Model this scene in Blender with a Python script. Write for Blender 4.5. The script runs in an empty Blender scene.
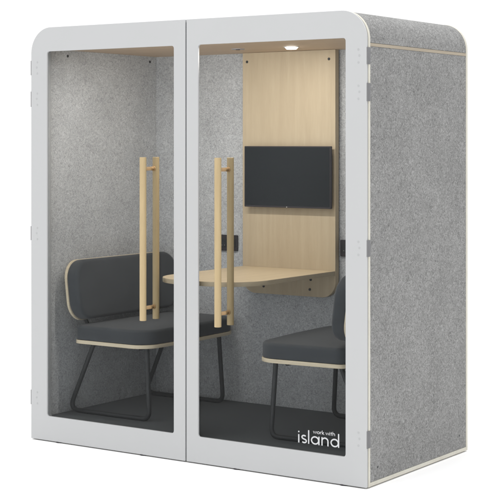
import bpy, bmesh, math, random
from mathutils import Vector, Matrix
random.seed(4)
S = bpy.context.scene
COL = S.collection

# ------------------------------------------------------------------ camera
cd = bpy.data.cameras.new('camera'); cam = bpy.data.objects.new('camera', cd); COL.objects.link(cam)
cam.location = (4.4875, -5.997, 1.5901)
cam.rotation_euler = (math.radians(90), 0, math.radians(34.361))
cd.sensor_width = 36; cd.lens = 1502.28 / 500 * 36
cd.shift_y = -(250 - 141.94) / 500
cd.clip_end = 500
S.camera = cam

# ------------------------------------------------------------------ light
w = bpy.data.worlds.new("World"); S.world = w; w.use_nodes = True
wb = w.node_tree.nodes['Background']
wb.inputs[0].default_value = (1.0, 1.0, 1.0, 1); wb.inputs[1].default_value = 1.12

def area(name, loc, target, size, power, color=(1, 1, 1), shape='SQUARE', size_y=None):
    l = bpy.data.lights.new(name, 'AREA'); l.energy = power; l.size = size; l.color = color; l.shape = shape
    if size_y: l.shape = 'RECTANGLE'; l.size_y = size_y
    o = bpy.data.objects.new(name, l); COL.objects.link(o); o.location = loc
    d = Vector(target) - Vector(loc); o.rotation_euler = d.to_track_quat('-Z', 'Y').to_euler()
    return o
area('softbox_overhead', (0.6, -0.6, 7.5), (0.6, -0.6, 0), 7.0, 450)
area('ceiling_downlight_glow', (0.22, 0.63, 2.070), (0.22, 0.63, 0), 0.06, 0.8, (1.0, 0.95, 0.88), 'DISK')
area('interior_fill', (0.0, 0.098, 2.085), (0.0, 0.40, 0.9), 1.10, 14.2, (1.0, 0.952, 0.885), 'RECTANGLE', 0.04)  # added fill, no real fitting: hidden behind the door header to brighten the interior

S.view_settings.view_transform = 'Standard'; S.view_settings.look = 'None'
S.view_settings.exposure = 0.0; S.view_settings.gamma = 1
S.render.engine = 'CYCLES'
S.cycles.max_bounces = 10; S.cycles.transparent_max_bounces = 16

# ------------------------------------------------------------------ materials
def new_mat(name):
    m = bpy.data.materials.new(name); m.use_nodes = True
    nt = m.node_tree; b = nt.nodes['Principled BSDF']
    return m, nt, b
def nd(nt, t, **kw):
    n = nt.nodes.new(t)
    for k, v in kw.items():
        if k in n.inputs.keys() if isinstance(k, str) else False: n.inputs[k].default_value = v
        else: setattr(n, k, v)
    return n
def ramp(nt, stops):
    r = nt.nodes.new('ShaderNodeValToRGB'); e = r.color_ramp.elements
    e[0].position, e[0].color = stops[0][0], (*stops[0][1], 1)
    e[1].position, e[1].color = stops[1][0], (*stops[1][1], 1)
    for p_, c in stops[2:]:
        x = e.new(p_); x.color = (*c, 1)
    return r
def mapping(nt, scale, rot=(0, 0, 0)):
    tc = nt.nodes.new('ShaderNodeTexCoord'); mp = nt.nodes.new('ShaderNodeMapping')
    mp.inputs['Scale'].default_value = scale; mp.inputs['Rotation'].default_value = rot
    nt.links.new(tc.outputs['Object'], mp.inputs['Vector'])
    return mp
def noise(nt, vec, scale, detail=4, rough=0.6, dist=0.0):
    n = nt.nodes.new('ShaderNodeTexNoise'); n.inputs['Scale'].default_value = scale
    n.inputs['Detail'].default_value = detail; n.inputs['Roughness'].default_value = rough
    n.inputs['Distortion'].default_value = dist
    nt.links.new(vec, n.inputs['Vector']); return n
def mixc(nt, a, b, fac, mode='MIX'):
    m = nt.nodes.new('ShaderNodeMix'); m.data_type = 'RGBA'; m.blend_type = mode
    if isinstance(fac, (int, float)): m.inputs[0].default_value = fac
    else: nt.links.new(fac, m.inputs[0])
    for s, v in ((6, a), (7, b)):
        if isinstance(v, tuple): m.inputs[s].default_value = (*v, 1)
        else: nt.links.new(v, m.inputs[s])
    return m.outputs[2]
def bump(nt, b, h, strength, dist):
    u = nt.nodes.new('ShaderNodeBump'); u.inputs['Strength'].default_value = strength
    u.inputs['Distance'].default_value = dist
    nt.links.new(h, u.inputs['Height']); nt.links.new(u.outputs[0], b.inputs['Normal'])

def felt_mat(name, base, contrast=1.0):
    m, nt, b = new_mat(name)
    mp = mapping(nt, (1, 1, 1))
    v = mp.outputs[0]
    n1 = noise(nt, v, 50, 5, 0.7, 2.2)      # matted fibre clumps
    n2 = noise(nt, v, 170, 3, 0.7, 1.5)      # single fibres
    n3 = noise(nt, v, 5, 3, 0.5, 0.4)        # broad unevenness of the felt
    n4 = noise(nt, v, 74, 2, 0.55, 3.0)      # pale flecks
    def s(f): return tuple(c * f for c in base)
    k = contrast
    r1 = ramp(nt, [(0.30, s(1 - .36 * k)), (0.72, s(1 + .36 * k)), (0.5, s(1))])
    nt.links.new(n1.outputs['Fac'], r1.inputs[0])
    r2 = ramp(nt, [(0.3, (1 - .28 * k,) * 3), (0.7, (1 + .28 * k,) * 3)])
    nt.links.new(n2.outputs['Fac'], r2.inputs[0])
    c = mixc(nt, r1.outputs[0], r2.outputs[0], 1.0, 'MULTIPLY')
    r3 = ramp(nt, [(0.3, (.93,) * 3), (0.7, (1.07,) * 3)]); nt.links.new(n3.outputs['Fac'], r3.inputs[0])
    c = mixc(nt, c, r3.outputs[0], 1.0, 'MULTIPLY')
    r4 = ramp(nt, [(0.60, (0, 0, 0)), (0.70, (.55 * k,) * 3)]); nt.links.new(n4.outputs['Fac'], r4.inputs[0])
    c = mixc(nt, c, s(1.5), r4.outputs[0])
    r5 = ramp(nt, [(0.30, (.5 * k,) * 3), (0.38, (0, 0, 0))]); nt.links.new(n4.outputs['Fac'], r5.inputs[0])
    c = mixc(nt, c, s(.55), r5.outputs[0])
    nt.links.new(c, b.inputs['Base Color'])
    b.inputs['Roughness'].default_value = 0.95; b.inputs['Specular IOR Level'].default_value = 0.15
    b.inputs['Sheen Weight'].default_value = 0.08
    bump(nt, b, n1.outputs['Fac'], 0.5, 0.003)
    return m
def wood_mat(name, base, grain=(9, 9, 0.7), amt=0.10, rough=0.5):
    m, nt, b = new_mat(name)
    mp = mapping(nt, grain); v = mp.outputs[0]
    n1 = noise(nt, v, 3.0, 4, 0.55, 0.6)
    n2 = noise(nt, v, 26, 3, 0.7, 0.3)
    def s(f, w=1.0): return (base[0] * f, base[1] * f * w, base[2] * f * w * w)
    r1 = ramp(nt, [(0.32, s(1 - amt, .985)), (0.68, s(1 + amt))]); nt.links.new(n1.outputs['Fac'], r1.inputs[0])
    r2 = ramp(nt, [(0.3, (1 - amt * .8,) * 3), (0.7, (1 + amt * .5,) * 3)]); nt.links.new(n2.outputs['Fac'], r2.inputs[0])
    c = mixc(nt, r1.outputs[0], r2.outputs[0], 1.0, 'MULTIPLY')
    nt.links.new(c, b.inputs['Base Color'])
    b.inputs['Roughness'].default_value = rough; b.inputs['Specular IOR Level'].default_value = 0.35
    bump(nt, b, n2.outputs['Fac'], 0.12, 0.001)
    return m
def fabric_mat(name, base):
    m, nt, b = new_mat(name)
    mp = mapping(nt, (1, 1, 1)); v = mp.outputs[0]
    wx = nt.nodes.new('ShaderNodeTexWave'); wx.wave_type = 'BANDS'; wx.bands_direction = 'DIAGONAL'
    wx.inputs['Scale'].default_value = 170; wx.inputs['Distortion'].default_value = 3; wx.inputs['Detail'].default_value = 2
    nt.links.new(v, wx.inputs['Vector'])
    n = noise(nt, v, 260, 3, 0.7, 0.5)
    n0 = noise(nt, v, 9, 3, 0.5)
    r = ramp(nt, [(0.25, tuple(c * .72 for c in base)), (0.75, tuple(c * 1.3 for c in base))])
    nt.links.new(n.outputs['Fac'], r.inputs[0])
    r0 = ramp(nt, [(0.3, (.92,) * 3), (0.7, (1.08,) * 3)]); nt.links.new(n0.outputs['Fac'], r0.inputs[0])
    c = mixc(nt, r.outputs[0], r0.outputs[0], 1.0, 'MULTIPLY')
    nt.links.new(c, b.inputs['Base Color'])
    b.inputs['Roughness'].default_value = 0.9; b.inputs['Specular IOR Level'].default_value = 0.2
    b.inputs['Sheen Weight'].default_value = 0.15; b.inputs['Sheen Roughness'].default_value = 0.5
    bump(nt, b, wx.outputs['Fac'], 0.25, 0.0008)
    return m
def plain_mat(name, base, rough=0.5, metal=0.0, spec=0.5, var=0.03, nscale=40, bmp=0.0):
    m, nt, b = new_mat(name)
    mp = mapping(nt, (1, 1, 1))
    n = noise(nt, mp.outputs[0], nscale, 3, 0.6)
    r = ramp(nt, [(0.3, tuple(c * (1 - var) for c in base)), (0.7, tuple(c * (1 + var) for c in base))])
    nt.links.new(n.outputs['Fac'], r.inputs[0]); nt.links.new(r.outputs[0], b.inputs['Base Color'])
    b.inputs['Roughness'].default_value = rough; b.inputs['Metallic'].default_value = metal
    b.inputs['Specular IOR Level'].default_value = spec
    if bmp: bump(nt, b, n.outputs['Fac'], bmp, 0.0005)
    return m

M = {}
M['felt_out'] = felt_mat('grey_felt_outer', (0.215, 0.215, 0.212), 1.6)
M['felt_in'] = felt_mat('grey_felt_inner', (0.435, 0.447, 0.462), 1.0)
M['white'] = plain_mat('light_grey_lacquer', (0.460, 0.466, 0.471), 0.45, 0, 0.35, 0.006, 4)
M['edge'] = wood_mat('pale_ply_edge', (0.56, 0.545, 0.48), (3, 3, 3), 0.05, 0.6)
M['strip'] = wood_mat('birch_strip', (0.33, 0.285, 0.22), (3, 1, 30), 0.06, 0.6)
M['wood'] = wood_mat('ash_veneer', (0.482, 0.398, 0.278), (9, 9, 0.6), 0.05, 0.5)
M['wood_top'] = wood_mat('ash_veneer_top', (0.56, 0.455, 0.305), (9, 0.6, 9), 0.05, 0.45)
M['band'] = wood_mat('veneer_edge_band', (0.44, 0.37, 0.26), (6, 6, 20), 0.05, 0.5)
M['ceil'] = wood_mat('ash_veneer_ceiling', (0.58, 0.44, 0.315), (0.6, 9, 9), 0.05, 0.55)
M['bar'] = wood_mat('ash_bar', (0.46, 0.355, 0.20), (20, 20, 1.2), 0.06, 0.45)
M['dowel'] = wood_mat('oiled_dowel', (0.42, 0.275, 0.14), (20, 2, 20), 0.08, 0.4)
M['shell'] = wood_mat('bent_ply_edge', (0.62, 0.54, 0.40), (2, 2, 60), 0.08, 0.55)
M['carpet'] = fabric_mat('charcoal_carpet', (0.034, 0.041, 0.046))
M['fabric'] = fabric_mat('charcoal_fabric', (0.046, 0.051, 0.057))
M['black'] = plain_mat('black_powder_coat', (0.022, 0.024, 0.026), 0.55, 0, 0.4, 0.08, 300, 0.1)
M['dark'] = plain_mat('dark_plastic', (0.03, 0.027, 0.032), 0.45, 0, 0.4, 0.05)
M['screen'] = plain_mat('monitor_screen', (0.010, 0.013, 0.016), 0.3, 0, 0.3, 0.0)
M['steel'] = plain_mat('grey_hinge_steel', (0.17, 0.17, 0.175), 0.6, 0.0, 0.3, 0.05)
M['steel_dark'] = plain_mat('dark_hinge_steel', (0.05, 0.05, 0.053), 0.8, 0.0, 0.1, 0.05)
M['cap'] = plain_mat('screw_cap', (0.41, 0.415, 0.42), 0.5, 0, 0.3, 0.02)
M['seal'] = plain_mat('grey_door_seal', (0.36, 0.37, 0.38), 0.7, 0, 0.3, 0.05)
M['gap'] = plain_mat('rubber_gasket', (0.06, 0.07, 0.075), 0.8, 0, 0.2, 0.05)
M['sensor'] = plain_mat('grey_sensor', (0.28, 0.28, 0.31), 0.4, 0, 0.4, 0.03)
M['print'] = plain_mat('white_vinyl', (0.56, 0.57, 0.58), 0.6, 0, 0.3, 0.01)
M['floor'] = plain_mat('white_studio_floor', (0.93, 0.93, 0.93), 0.9, 0, 0.0, 0.004, 3)
def glass_mat():
    m = bpy.data.materials.new('door_glass'); m.use_nodes = True; nt = m.node_tree
    nt.nodes.remove(nt.nodes['Principled BSDF']); out = nt.nodes['Material Output']
    t = nt.nodes.new('ShaderNodeBsdfTransparent'); t.inputs[0].default_value = (0.932, 0.940, 0.942, 1)
    g = nt.nodes.new('ShaderNodeBsdfGlossy'); g.inputs['Roughness'].default_value = 0.0; g.inputs[0].default_value = (1, 1, 1, 1)
    f = nt.nodes.new('ShaderNodeFresnel'); f.inputs[0].default_value = 1.14
    mx = nt.nodes.new('ShaderNodeMixShader')
    nt.links.new(f.outputs[0], mx.inputs[0]); nt.links.new(t.outputs[0], mx.inputs[1]); nt.links.new(g.outputs[0], mx.inputs[2])
    nt.links.new(mx.outputs[0], out.inputs[0]); return m
M['glass'] = glass_mat()
def emit_mat(name, col, s):
    m = bpy.data.materials.new(name); m.use_nodes = True; nt = m.node_tree
    e = nt.nodes.new('ShaderNodeEmission'); e.inputs[0].default_value = (*col, 1); e.inputs[1].default_value = s
    nt.links.new(e.outputs[0], nt.nodes['Material Output'].inputs[0]); return m
M['lamp'] = emit_mat('lamp_diffuser_lit', (1, 0.93, 0.84), 14.0)
M['led'] = emit_mat('standby_light', (1, 0.95, 0.85), .7)

# ------------------------------------------------------------------ mesh helpers
def link(name, me, mats, parent=None, smooth=False):
    o = bpy.data.objects.new(name, me); COL.objects.link(o)
    if not isinstance(mats, (list, tuple)): mats = [mats]
    me.materials.clear()
    for m in mats: me.materials.append(m)
    if parent: o.parent = parent
    if smooth:
        for p in me.polygons: p.use_smooth = True
    return o
def from_bm(bm):
    me = bpy.data.meshes.new('m'); bm.normal_update(); bm.to_mesh(me); bm.free(); return me
def box_bm(bm, x0, x1, y0, y1, z0, z1, bev=0.0, mat=0):
    r = bmesh.ops.create_cube(bm, size=1)
    vs = r['verts']
    for v in vs:
        v.co = Vector(((x0 + x1) / 2 + v.co.x * (x1 - x0), (y0 + y1) / 2 + v.co.y * (y1 - y0), (z0 + z1) / 2 + v.co.z * (z1 - z0)))
    fs = set(f for v in vs for f in v.link_faces)
    for f in fs: f.material_index = mat
    if bev:
        es = set(e for v in vs for e in v.link_edges)
        bmesh.ops.bevel(bm, geom=list(es), offset=bev, segments=2, affect='EDGES', profile=0.5)
def box(name, x0, x1, y0, y1, z0, z1, mat, parent=None, bev=0.0015):
    bm = bmesh.new(); box_bm(bm, x0, x1, y0, y1, z0, z1, bev); return link(name, from_bm(bm), mat, parent)
def cyl_bm(bm, a, b, r, seg=24, bev=0.0, mat=0, r2=None):
    a, b = Vector(a), Vector(b); d = b - a
    rr = bmesh.ops.create_cone(bm, cap_ends=True, segments=seg, radius1=r, radius2=r if r2 is None else r2, depth=d.length)
    vs = rr['verts']; fs = set(f for v in vs for f in v.link_faces)
    if bev:
        es = set(e for f in fs if len(f.verts) > 4 for e in f.edges)
        q = bmesh.ops.bevel(bm, geom=list(es), offset=bev, segments=2, affect='EDGES', profile=0.5)
        fs = set(f for f in fs if f.is_valid) | set(q['faces'])
        vs = list(set(v for f in fs for v in f.verts))
    mt = Matrix.Translation((a + b) / 2) @ d.to_track_quat('Z', 'Y').to_matrix().to_4x4()
    bmesh.ops.transform(bm, matrix=mt, verts=vs)
    for f in fs: f.material_index = mat; f.smooth = len(f.verts) <= 4
def rrect(x0, x1, y0, y1, r, n=10):
    """rounded rectangle, r = radii (bl, br, tr, tl)"""
    if not isinstance(r, (tuple, list)): r = (r,) * 4
    pts = []
    for (cx, cy, sx, sy, a0, rr) in ((x0, y0, 1, 1, 180, r[0]), (x1, y0, -1, 1, 270, r[1]), (x1, y1, -1, -1, 0, r[2]), (x0, y1, 1, -1, 90, r[3])):
        if rr <= 0: pts.append((cx, cy)); continue
        for i in range(n + 1):
            a = math.radians(a0 + 90 * i / n)
            pts.append((cx + sx * rr + rr * math.cos(a), cy + sy * rr + rr * math.sin(a)))
    return pts
def plate_mesh(loops, thick, bev=0.001, axes='XZ', pos=0.0, bres=1):
    """flat outline(s) -> solid sheet; axes gives the plane, pos the lower face along the third axis"""
    cu = bpy.data.curves.new('c', 'CURVE'); cu.dimensions = '2D'; cu.fill_mode = 'BOTH'
    for pts in loops:
        s = cu.splines.new('POLY'); s.points.add(len(pts) - 1); s.use_cyclic_u = True
        for p, q in zip(s.points, pts): p.co = (q[0], q[1], 0, 1)
    cu.extrude = max(thick / 2 - bev, 1e-5); cu.bevel_depth = bev; cu.bevel_resolution = bres; cu.offset = -bev
    o = bpy.data.objects.new('c', cu); COL.objects.link(o)
    me = bpy.data.meshes.new_from_object(o)
    bpy.data.objects.remove(o); bpy.data.curves.remove(cu)
    for v in me.vertices:
        a, b, c = v.co; c = c + thick / 2 + pos
        v.co = {'XZ': (a, c, b), 'YZ': (c, a, b), 'XY': (a, b, c)}[axes]
    bm = bmesh.new(); bm.from_mesh(me); bmesh.ops.remove_doubles(bm, verts=bm.verts, dist=1e-5)
    bmesh.ops.recalc_face_normals(bm, faces=bm.faces); bm.to_mesh(me); bm.free(); me.update()
    return me
def tube_mesh(paths, r, seg=4):
    cu = bpy.data.curves.new('c', 'CURVE'); cu.dimensions = '3D'
    for pts in paths:
        s = cu.splines.new('POLY'); s.points.add(len(pts) - 1)
        for p, q in zip(s.points, pts): p.co = (*q, 1)
    cu.bevel_depth = r; cu.bevel_resolution = seg; cu.use_fill_caps = True
    o = bpy.data.objects.new('c', cu); COL.objects.link(o)
    me = bpy.data.meshes.new_from_object(o)
    bpy.data.objects.remove(o); bpy.data.curves.remove(cu)
    return me
def fillet(pts, r, n=8):
    pts = [Vector(p) for p in pts]; out = [pts[0]]
    for a, b, c in zip(pts, pts[1:], pts[2:]):
        u, v = (a - b).normalized(), (c - b).normalized()
        ang = u.angle(v); d = min(r / math.tan(ang / 2), (a - b).length * .45, (c - b).length * .45)
        p0, p1 = b + u * d, b + v * d
        for i in range(n + 1):
            t = i / n; out.append(p0 * (1 - t) ** 2 + b * 2 * t * (1 - t) + p1 * t * t)
    out.append(pts[-1]); return out
def smooth_angle(o, deg=40):
    me = o.data; bm = bmesh.new(); bm.from_mesh(me)
    # broad flat faces stay flat, rolled edges are smooth
    for f in bm.faces: f.smooth = max(abs(c) for c in f.normal) < .9999
    for e in bm.edges:
        e.smooth = not (len(e.link_faces) == 2 and e.calc_face_angle(0) > math.radians(deg))
    bm.to_mesh(me); bm.free(); return o
def empty(name, loc, label, cat, rz=0, group=None):
    o = bpy.data.objects.new(name, None); COL.objects.link(o); o.empty_display_size = 0.1
    o.location = loc; o.rotation_euler = (0, 0, rz); o['label'] = label; o['category'] = cat
    if group: o['group'] = group
    return o
def disc(name, c, axis, r, h, mat, parent=None, seg=20, bev=0.0):
    d = {'x': Vector((1, 0, 0)), '-x': Vector((-1, 0, 0)), 'y': Vector((0, 1, 0)), '-y': Vector((0, -1, 0)), 'z': Vector((0, 0, 1)), '-z': Vector((0, 0, -1))}[axis]
    bm = bmesh.new(); cyl_bm(bm, Vector(c), Vector(c) + d * h, r, seg, bev); return link(name, from_bm(bm), mat, parent)

# ------------------------------------------------------------------ the setting
GZ = -0.0058
bm = bmesh.new(); bmesh.ops.create_grid(bm, x_segments=2, y_segments=2, size=60)
for v in bm.verts: v.co.z = GZ
fl = link('floor', from_bm(bm), M['floor']); fl['kind'] = 'structure'

# ------------------------------------------------------------------ the booth
HW, D, H, RC = 1.037, 1.0415, 2.2, 0.135      # half width, depth, height, top corner radius
IX, IY, FZ, CZ = 0.955, 0.985, 0.121, 2.089   # inner half width, inner back, floor, ceiling
PT = 0.018
B = empty('meeting_booth', (0, 0, 0), 'two seat office booth clad in grey felt with pale framed glass double doors', 'meeting booth')
Y0 = 0.012                                    # front of the body, doors stand before it
R4 = (0, 0, RC, RC)
# plywood rings front and back, base board and strips
fr = plate_mesh([rrect(-HW, HW, 0.0, H, R4, 16), rrect(-IX, IX, FZ, CZ, 0.0)], PT, 0.0012, 'XZ', Y0 + .003)
smooth_angle(link('front_edge_frame', fr, M['edge'], B))
bk = plate_mesh([rrect(-HW, HW, 0.0, H, R4, 16)], PT, 0.0012, 'XZ', D - PT)
smooth_angle(link('rear_edge_frame', bk, M['edge'], B))
ya, yb = Y0 + .003 + PT, D - PT
box('base_board', -HW, HW, ya, yb, 0.0, PT, M['edge'], B)
box('floor_base', -.99, .99, ya, yb, PT, FZ - .004, M['dark'], B)
box('carpet_floor', -IX + .001, IX - .001, ya - .016, IY, FZ - .004, FZ, M['carpet'], B)
ZS = 2.032
fo = HW - .0015
for s in (-1, 1):
    a, b_ = sorted((s * (IX + .035), s * fo))
    box('outer_felt_panel', a, b_, ya, yb, PT, ZS, M['felt_out'], B, .002)
    a, b_ = sorted((s * IX, s * (IX + .033)))
    box('inner_felt_panel', a, b_, ya, IY + .03, FZ, CZ + .001, M['felt_in'], B)
    a, b_ = sorted((s * (IX + .035), s * (HW - .0002)))
    box('side_strip', a, b_, ya, yb, ZS, ZS + .015, M['strip'], B, .001)
def arc_roof():
    o = []; rr = RC - .002; c = H - RC
    o.append((-fo, ZS + .0165))
    for i in range(17):
        t = math.radians(180 - 90 * i / 16); o.append((-fo + rr + rr * math.cos(t), c + rr * math.sin(t)))
    for i in range(17):
        t = math.radians(90 - 90 * i / 16); o.append((fo - rr + rr * math.cos(t), c + rr * math.sin(t)))
    o += [(fo, ZS + .0165), (IX + .035, ZS + .0165), (IX + .035, CZ + .022), (-IX - .035, CZ + .022), (-IX - .035, ZS + .0165)]
    return o
smooth_angle(link('roof_felt_panel', plate_mesh([arc_roof()], yb - ya, 0.001, 'XZ', ya), M['felt_out'], B))
box('back_felt_panel', -IX, IX, IY, IY + .03, FZ, CZ + .001, M['felt_in'], B)
box('ceiling_board', -IX - .03, IX + .03, ya, IY + .03, CZ, CZ + .02, M['ceil'], B)
sl = plate_mesh([rrect(-IX + .0005, IX - .0005, FZ + .0005, CZ - .0005, 0.0), rrect(-.9245, .9245, .1255, 2.0755, .012, 4)], .022, 0.001, 'XZ', Y0 + .001)
link('door_seal', sl, M['seal'], B)
for x, y in ((-.849, .05), (-.281, .05), (.30, .05), (.905, .05), (-.9, .98), (0, .98), (.96, .98)):
    disc('foot', (x, y - (.033 if y < .06 else .015), GZ), 'z', .0185, -GZ + .001, M['dark'], B)
for y, z in ((.104, .079), (.947, .089)):
    disc('bolt', (fo - .001, y, z), 'x', .0055, .002, M['black'], B, 12)
for y, z in ((.202, 2.058), (.925, 2.058)):
    disc('bolt', (-IX - .001, y, z), 'x', .0075, .004, M['black'], B, 14, .001)
    disc('bolt', (IX + .001, y, z), '-x', .0075, .004, M['black'], B, 14, .001)

# wooden wall board behind the table
PY = .937
pb = plate_mesh([rrect(-.303, .303, .748, CZ - .001, (.085, .085, 0, 0), 12)], IY - PY - .012, 0.0012, 'XZ', PY)
smooth_angle(link('wood_wall_board', pb, M['wood'], B))
box('board_backing', -.285, .285, IY - .012, IY - .0005, .80, CZ - .002, M['dark'], B)
for x, z in ((.263, 2.038), (-.273, 2.038), (.147, .841), (.141, .787), (-.161, .840), (-.161, .789)):
    disc('bolt', (x, PY + .001, z), '-y', .0075, .004, M['black'], B, 14, .001)

# sockets
def socket(xc):
    z0, z1, hw = .972, 1.062, .065
    o = link('power_socket', plate_mesh([rrect(xc - hw, xc + hw, z0, z1, .006, 4)], .010, .0015, 'XZ', IY - .0105), M['dark'], B)
    for s in (-1, 1):
        f = box('socket_insert', xc + s * .032 - .023, xc + s * .032 + .023, IY - .0125, IY - .010, z0 + .022, z1 - .022, M['black'], o, .0008)
    for s in (-1, 1):
        for k in (-1, 1):
            bm = bmesh.new()
            cyl_bm(bm, (xc + s * .032 + k * .009, IY - .0128, 1.004), (xc + s * .032 + k * .009, IY - .0120, 1.004), .0028, 10)
            link('socket_contact', from_bm(bm), M['steel'], o)
socket(-.430); socket(.375)

# downlight and sensor in the ceiling
bm = bmesh.new(); cyl_bm(bm, (.22, .63, CZ - .0025), (.22, .63, CZ + .002), .042, 32, .001)
dl = link('downlight', from_bm(bm), M['cap'], B)
bm = bmesh.new(); cyl_bm(bm, (.22, .63, CZ - .013), (.22, .63, CZ - .002), .026, 32, .003, 0, .035); link('lamp_diffuser', from_bm(bm), M['lamp'], dl)
sn = disc('ceiling_sensor', (-.115, .62, CZ - .003), 'z', .036, .005, M['sensor'], B, 28, .002)
disc('sensor_lens', (-.115, .62, CZ - .006), 'z', .012, .004, M['dark'], sn, 20, .001)

# doors
def stroke(bm, pts, wd, y0, y1, closed=False):
    """flat ribbon lettering stroke with thickness, round joints by dense sampling"""
    n = len(pts); L = []
    for i in range(n):
        if closed: a, c = Vector(pts[i - 1]), Vector(pts[(i + 1) % n])
        else: a, c = Vector(pts[max(i - 1, 0)]), Vector(pts[min(i + 1, n - 1)])
        t = (c - a).normalized(); nn = Vector((-t.y, t.x)) * wd / 2; p = Vector(pts[i]); L.append((p + nn, p - nn))
    rows = []
    for l, r in L:
        rows.append([bm.verts.new((q.x, y, q.y)) for q in (l, r) for y in (y0, y1)])
    m = n if closed else n - 1
    for i in range(m):
        a, b = rows[i], rows[(i + 1) % n]
        for k0, k1 in ((0, 1), (1, 3), (3, 2), (2, 0)):
            bm.faces.new((a[k0], a[k1], b[k1], b[k0]))
    if not closed:
        for a in (rows[0], rows[-1]): bm.faces.new((a[0], a[1], a[3], a[2]))
def arcp(cx, cz, rx, rz, a0, a1, n=18):
    return [(cx + rx * math.cos(math.radians(a0 + (a1 - a0) * i / n)), cz + rz * math.sin(math.radians(a0 + (a1 - a0) * i / n))) for i in range(n + 1)]
def glyph(ch):
    """strokes in units of the x-height; returns (strokes, advance)"""
    r = .42; c = .5
    full = arcp(r + .08, c, r, c - .08, 0, 360, 30)[:-1]
    if ch == 'i': return [([(.1, 0), (.1, 1.0)], 0), ([(.1, 1.24), (.1, 1.40)], 0)], .38
    if ch == 'l': return [([(.1, 0), (.1, 1.62)], 0)], .36
    if ch == 's':
        return [(arcp(.34, .725, .24, .20, 35, 250, 12) + arcp(.36, .275, .26, .205, 75, -145, 12), 0)], .80
    if ch == 'a': return [(full, 1), ([(.96, 0), (.96, 1.0)], 0)], 1.22
    if ch == 'd': return [(full, 1), ([(.96, 0), (.96, 1.62)], 0)], 1.22
    if ch == 'o': return [(full, 1)], 1.12
    if ch == 'n': return [([(.1, 0), (.1, 1.0)], 0), ([(.1, .55)] + arcp(.45, .56, .35, .37, 170, 0, 12) + [(.80, 0)], 0)], 1.08
    if ch == 'h': return [([(.1, 0), (.1, 1.6)], 0), ([(.1, .55)] + arcp(.45, .56, .35, .37, 170, 0, 12) + [(.80, 0)], 0)], 1.04
    if ch == 'w': return [([(.04, .98), (.32, .03), (.62, .95), (.92, .03), (1.2, .98)], 0)], 1.36
    if ch == 'r': return [([(.1, 0), (.1, 1.0)], 0), ([(.1, .6)] + arcp(.42, .58, .30, .36, 165, 75, 6), 0)], .64
    if ch == 'k': return [([(.1, 0), (.1, 1.6)], 0), ([(.68, .98), (.14, .45)], 0), ([(.30, .58), (.74, 0)], 0)], .86
    if ch == 't': return [([(.28, 1.42), (.28, 0)], 0), ([(0, .95), (.56, .95)], 0)], .70
    return [], .45
def write(bm, text, x0, x1, z, xh, wd, y0, y1):
    tot = sum(glyph(c)[1] for c in text) - .14; sx = (x1 - x0) / tot; x = x0
    for c in text:
        st, adv = glyph(c)
        for k, (pts, cl) in enumerate(st):
            # strokes that overlap within a letter are set a hair apart in depth
            stroke(bm, [(x + a * sx, z + b * xh) for a, b in pts], wd, y0 - k * .0002, y1, bool(cl))
        x += adv * sx
HZ = ((1.948, 2.026), (1.778, 1.861), (1.062, 1.138), (.181, .260))
DT = .011
def door(s):
    """s=-1 left leaf, +1 right leaf"""
    xi, xo = s * .0035, s * (HW - .001)
    a, b_ = min(xi, xo), max(xi, xo)
    rad = (.004, .004, RC, .003) if s > 0 else (.004, .004, .003, RC)
    ia, ib = (.0755, .9235) if s > 0 else (-.9235, -.0755)
    fr = plate_mesh([rrect(a, b_, .0, H + .0005, rad, 16), rrect(ia, ib, .1295, 2.0722, .014, 5)], DT, .0012, 'XZ', 0.0)
    d = smooth_angle(link('door', fr, M['white'], B))
    d['label'] = 'right glass door with pale frame and white lettering' if s > 0 else 'left glass door with pale frame and no lettering'
    link('door_glass', plate_mesh([rrect(ia - .006, ib + .006, .1235, 2.0782, .012, 5)], .0016, .0001, 'XZ', .0092), M['glass'], d)
    hx = s * .232
    for y in (-.05, .056):
        bm = bmesh.new()
        cyl_bm(bm, (hx, y, .689), (hx, y, 1.513),   .0172, 32, .0012, 0)
        link('door_handle', from_bm(bm), M['bar'], d)
    for z in (.752, 1.455):
        bm = bmesh.new()
        cyl_bm(bm, (hx, -.034, z), (hx, .040, z), .0095, 20)
        cyl_bm(bm, (hx, .032, z), (hx, .0405, z), .0125, 20, .001)
        link('handle_dowel', from_bm(bm), M['dowel'], d)
    # hinges: knuckle plate on the outer edge and three screw caps on the face
    for z0, z1 in HZ:
        bm = bmesh.new()
        xa, xb = sorted((s * (HW - .0012), s * (HW + .0035)))
        box_bm(bm, xa, xb, .0005, .0135, z0, z1, .0006, 1)
        xa, xb = sorted((s * (HW - .001), s * (HW + .0028)))
        box_bm(bm, xa, xb, .014, .031, z0, z1, .0006, 0)
        cyl_bm(bm, (s * (HW + .0025), .0137, z0), (s * (HW + .0025), .0137, z1), .0026, 12, 0, 1)
        link('hinge', from_bm(bm), [M['steel'], M['steel_dark']], d)
        zc = (z0 + z1) / 2
        for k, (dx, dz) in enumerate(((.045, .030), (.040, 0.002), (.045, -.030))):
            bm = bmesh.new()
            cyl_bm(bm, (s * (HW - dx), -.0008, zc + dz), (s * (HW - dx), .001, zc + dz), .0052, 14, .0003)
            link('hinge_screw', from_bm(bm), M['cap'], d)
    if s > 0:
        bm = bmesh.new()
        write(bm, 'island', .657, .887, .1665, .0395, .0064, .0078, .0089)
        write(bm, 'work with', .742, .862, .2185, .0115, .0024, .0078, .0089)
        link('logo_lettering', from_bm(bm), M['print'], d)
    return d
door(-1); door(1)
gk = plate_mesh([rrect(-HW + .003, HW - .003, .004, H - .003, (0, 0, RC - .003, RC - .003), 16), rrect(-.96, .96, .115, 2.094, 0.0)], .0032, .0003, 'XZ', .0115)
smooth_angle(link('shell_gasket', gk, M['gap'], B))
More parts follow.
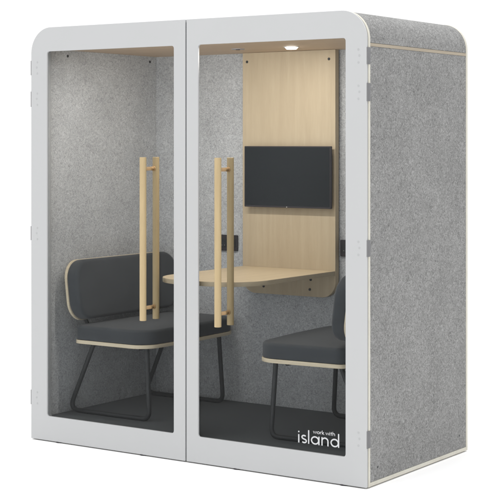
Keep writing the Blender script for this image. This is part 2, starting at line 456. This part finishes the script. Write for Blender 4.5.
box('door_gasket', -.006, .006, .0065, .0118, .004, H - .014, M['gap'], B, .0005)

# ------------------------------------------------------------------ table
T = empty('wall_table', (0, PY, 0), 'pale wooden tabletop with rounded end fixed to the wood wall board below the monitor', 'table')
def table_outline():
    # local: y=0 at the board, negative towards the doors
    L, hw, r = TL, .301, TR
    return rrect(-hw, hw, -L, -.0008, (r, r, .002, .002), 24)
TL, TR = .885, .23
tp = plate_mesh([table_outline()], .024, .002, 'XY', .871)
smooth_angle(link('tabletop', tp, M['wood_top'], T), 30)
hw_ = .301
eb = plate_mesh([rrect(-hw_ - .0012, hw_ + .0012, -TL - .0012, -.001, (TR, TR, .002, .002), 24), rrect(-hw_ + .002, hw_ - .002, -TL + .002, -.003, (TR - .003, TR - .003, .002, .002), 24)], .0225, .0006, 'XY', .8717)
smooth_angle(link('edge_banding', eb, M['band'], T), 30)

# ------------------------------------------------------------------ monitor
MO = empty('wall_monitor', (.017, PY, 1.23), 'black flat monitor hung on the wood board above the table', 'monitor')
mw, mh = .281, .337
f = link('monitor_housing', plate_mesh([rrect(-mw, mw, 0, mh, .004, 4)], .016, .0015, 'XZ', -.040), M['dark'], MO)
link('screen', plate_mesh([rrect(-mw + .006, mw - .006, .010, mh - .006, .001, 2)], .0012, .0003, 'XZ', -.0409), M['screen'], f)
box('power_light', -.003, .003, -.0412, -.0398, .0025, .0055, M['led'], f, .0003)
link('rear_cover', plate_mesh([rrect(-.17, .17, .06, .27, .02, 4)], .012, .003, 'XZ', -.0245), M['dark'], MO)
link('wall_bracket', plate_mesh([rrect(-.06, .06, .10, .22, .006, 3)], .013, .001, 'XZ', -.0130), M['black'], MO)

# ------------------------------------------------------------------ chairs
def bulge_front(me, y_half, amt):
    for v in me.vertices:
        if v.co.x > 0: v.co.x += amt * (1 - min(1, abs(v.co.y) / y_half) ** 2) * min(1, v.co.x / .2)
def subdiv_plate(me, cuts=1):
    return me
def cushion(name, outline, thick, rnd, mat, parent, axes='XY', pos=0.0, post=None, dome=0.0):
    """upholstered pad: stacked inset rings so the fabric rolls over the edge and crowns slightly"""
    n = len(outline); cx = sum(p[0] for p in outline) / n; cy = sum(p[1] for p in outline) / n
    def inset(d):
        out = []
        for i in range(n):
            a, b, c = Vector(outline[i - 1]), Vector(outline[i]), Vector(outline[(i + 1) % n])
            t = (c - a).normalized(); out.append(b + Vector((-t.y, t.x)) * d)
        return out
    prof = [(rnd * .5, 0.0), (rnd * .12, rnd * .12), (0, rnd * .5), (0, thick - rnd)]
    for k in range(1, 7):
        a = math.radians(90 * k / 6); prof.append((rnd * (1 - math.cos(a)), thick - rnd + rnd * math.sin(a)))
    bm = bmesh.new(); rings = []
    for d, z in prof:
        rings.append([bm.verts.new((p.x, p.y, z)) for p in inset(d)])
    last = inset(rnd)
    for s in (.9, .75, .55, .3):
        rings.append([bm.verts.new((cx + (p.x - cx) * s, cy + (p.y - cy) * s, thick + dome * (1 - s ** 2.5))) for p in last])
    for A, Bq in zip(rings, rings[1:]):
        for i in range(n): bm.faces.new((A[i], A[(i + 1) % n], Bq[(i + 1) % n], Bq[i]))
    cv = bm.verts.new((cx, cy, thick + dome))
    for i in range(n): bm.faces.new((rings[-1][i], rings[-1][(i + 1) % n], cv))
    bm.faces.new(list(reversed(rings[0])))
    for v in bm.verts:
        a, b, c = v.co; v.co = {'XY': (a, b, c + pos), 'YZ': (c + pos, a, b)}[axes]
        if post: v.co = post(v.co)
    bmesh.ops.recalc_face_normals(bm, faces=bm.faces)
    me = from_bm(bm); return link(name, me, mat, parent, True)
def resample(pts, d=.03):
    out = []
    n = len(pts)
    for i in range(n):
        a, b = Vector(pts[i]), Vector(pts[(i + 1) % n]); k = max(1, int((b - a).length / d))
        for j in range(k): out.append(tuple(a.lerp(b, j / k)))
    return out
SX0, SX1, SW = -.168, .322, .418
BW, BZ0, BZ1 = .441, .530, .852          # backrest half width and height above the booth floor
SZ = .390                                 # underside of the seat board above the booth floor
TILT = math.radians(7.0)
def back_post(co):
    x, y, z = co
    x += .014 * (y / BW) ** 2             # gentle wrap towards the sitter
    zz = z - BZ0
    return Vector((x * math.cos(TILT) - zz * math.sin(TILT), y, BZ0 + zz * math.cos(TILT) + x * math.sin(TILT)))
def make_chair(loc, rz, label):
    C = empty('lounge_chair', loc, label, 'chair', rz, 'upholstered chairs inside the booth')
    def seat_out(g=0.0):
        o = resample(rrect(SX0 - g, SX1 + g, -SW - g, SW + g, (.05, .10, .10, .05), 14))
        return [(x + (.018 * (1 - (y / SW) ** 2) if x > 0 else 0), y) for x, y in o]
    sb = plate_mesh([seat_out(.003)], .019, .002, 'XY', SZ)
    smooth_angle(link('seat_board', sb, M['shell'], C))
    cushion('seat_cushion', seat_out(), .078, .017, M['fabric'], C, 'XY', SZ + .019, None, .006)
    bo = lambda g: resample(rrect(-BW - g, BW + g, BZ0 - g, BZ1 + g, .105, 12))
    bx = BX
    bb = plate_mesh([bo(.003)], .014, .002, 'YZ', bx + .002)
    for v in bb.vertices: v.co = back_post(v.co)
    bm = bmesh.new(); bm.from_mesh(bb); bmesh.ops.recalc_face_normals(bm, faces=bm.faces); bm.to_mesh(bb); bm.free()
    smooth_angle(link('backrest_board', bb, M['shell'], C))
    cushion('backrest_cushion', bo(0), .077, .022, M['fabric'], C, 'YZ', bx + .016, back_post, .006)
    r = .0125
    for s in (-1, 1):
        y = s * .325
        pts = fillet([(.262, y, SZ - .004), (.285, y + s * .008, r), (-.268, y + s * .008, r), (-.10, y, SZ - .004)], .045)
        link('sled_leg', tube_mesh([pts], r), M['black'], C, True)
        yb_ = s * .25
        sup = fillet([(-.02, yb_, SZ - .012), (-.150, yb_, SZ - .012), (-.226, yb_, .50), (-.256, yb_, .70)], .035)
        link('back_support', tube_mesh([sup], .010), M['black'], C, True)
    for x in (.20, -.10):
        link('cross_rail', tube_mesh([[(x, -.325, SZ - .014), (x, .325, SZ - .014)]], .010), M['black'], C, True)
    return C
BX = -.197
c1 = make_chair((-.680, .543, FZ), 0, 'charcoal padded chair against the left felt wall, its broad backrest in full view')
# the facing chair is a copy, turned round
def copy_tree(o, parent=None):
    c = o.copy(); COL.objects.link(c); c.parent = parent
    for ch in o.children: copy_tree(ch, c)
    return c
c2 = copy_tree(c1); c2.location = (.642, .548, FZ); c2.rotation_euler = (0, 0, math.radians(183.5))
c2['label'] = 'charcoal padded chair on the right above the lettering, partly cut off by the door frame'
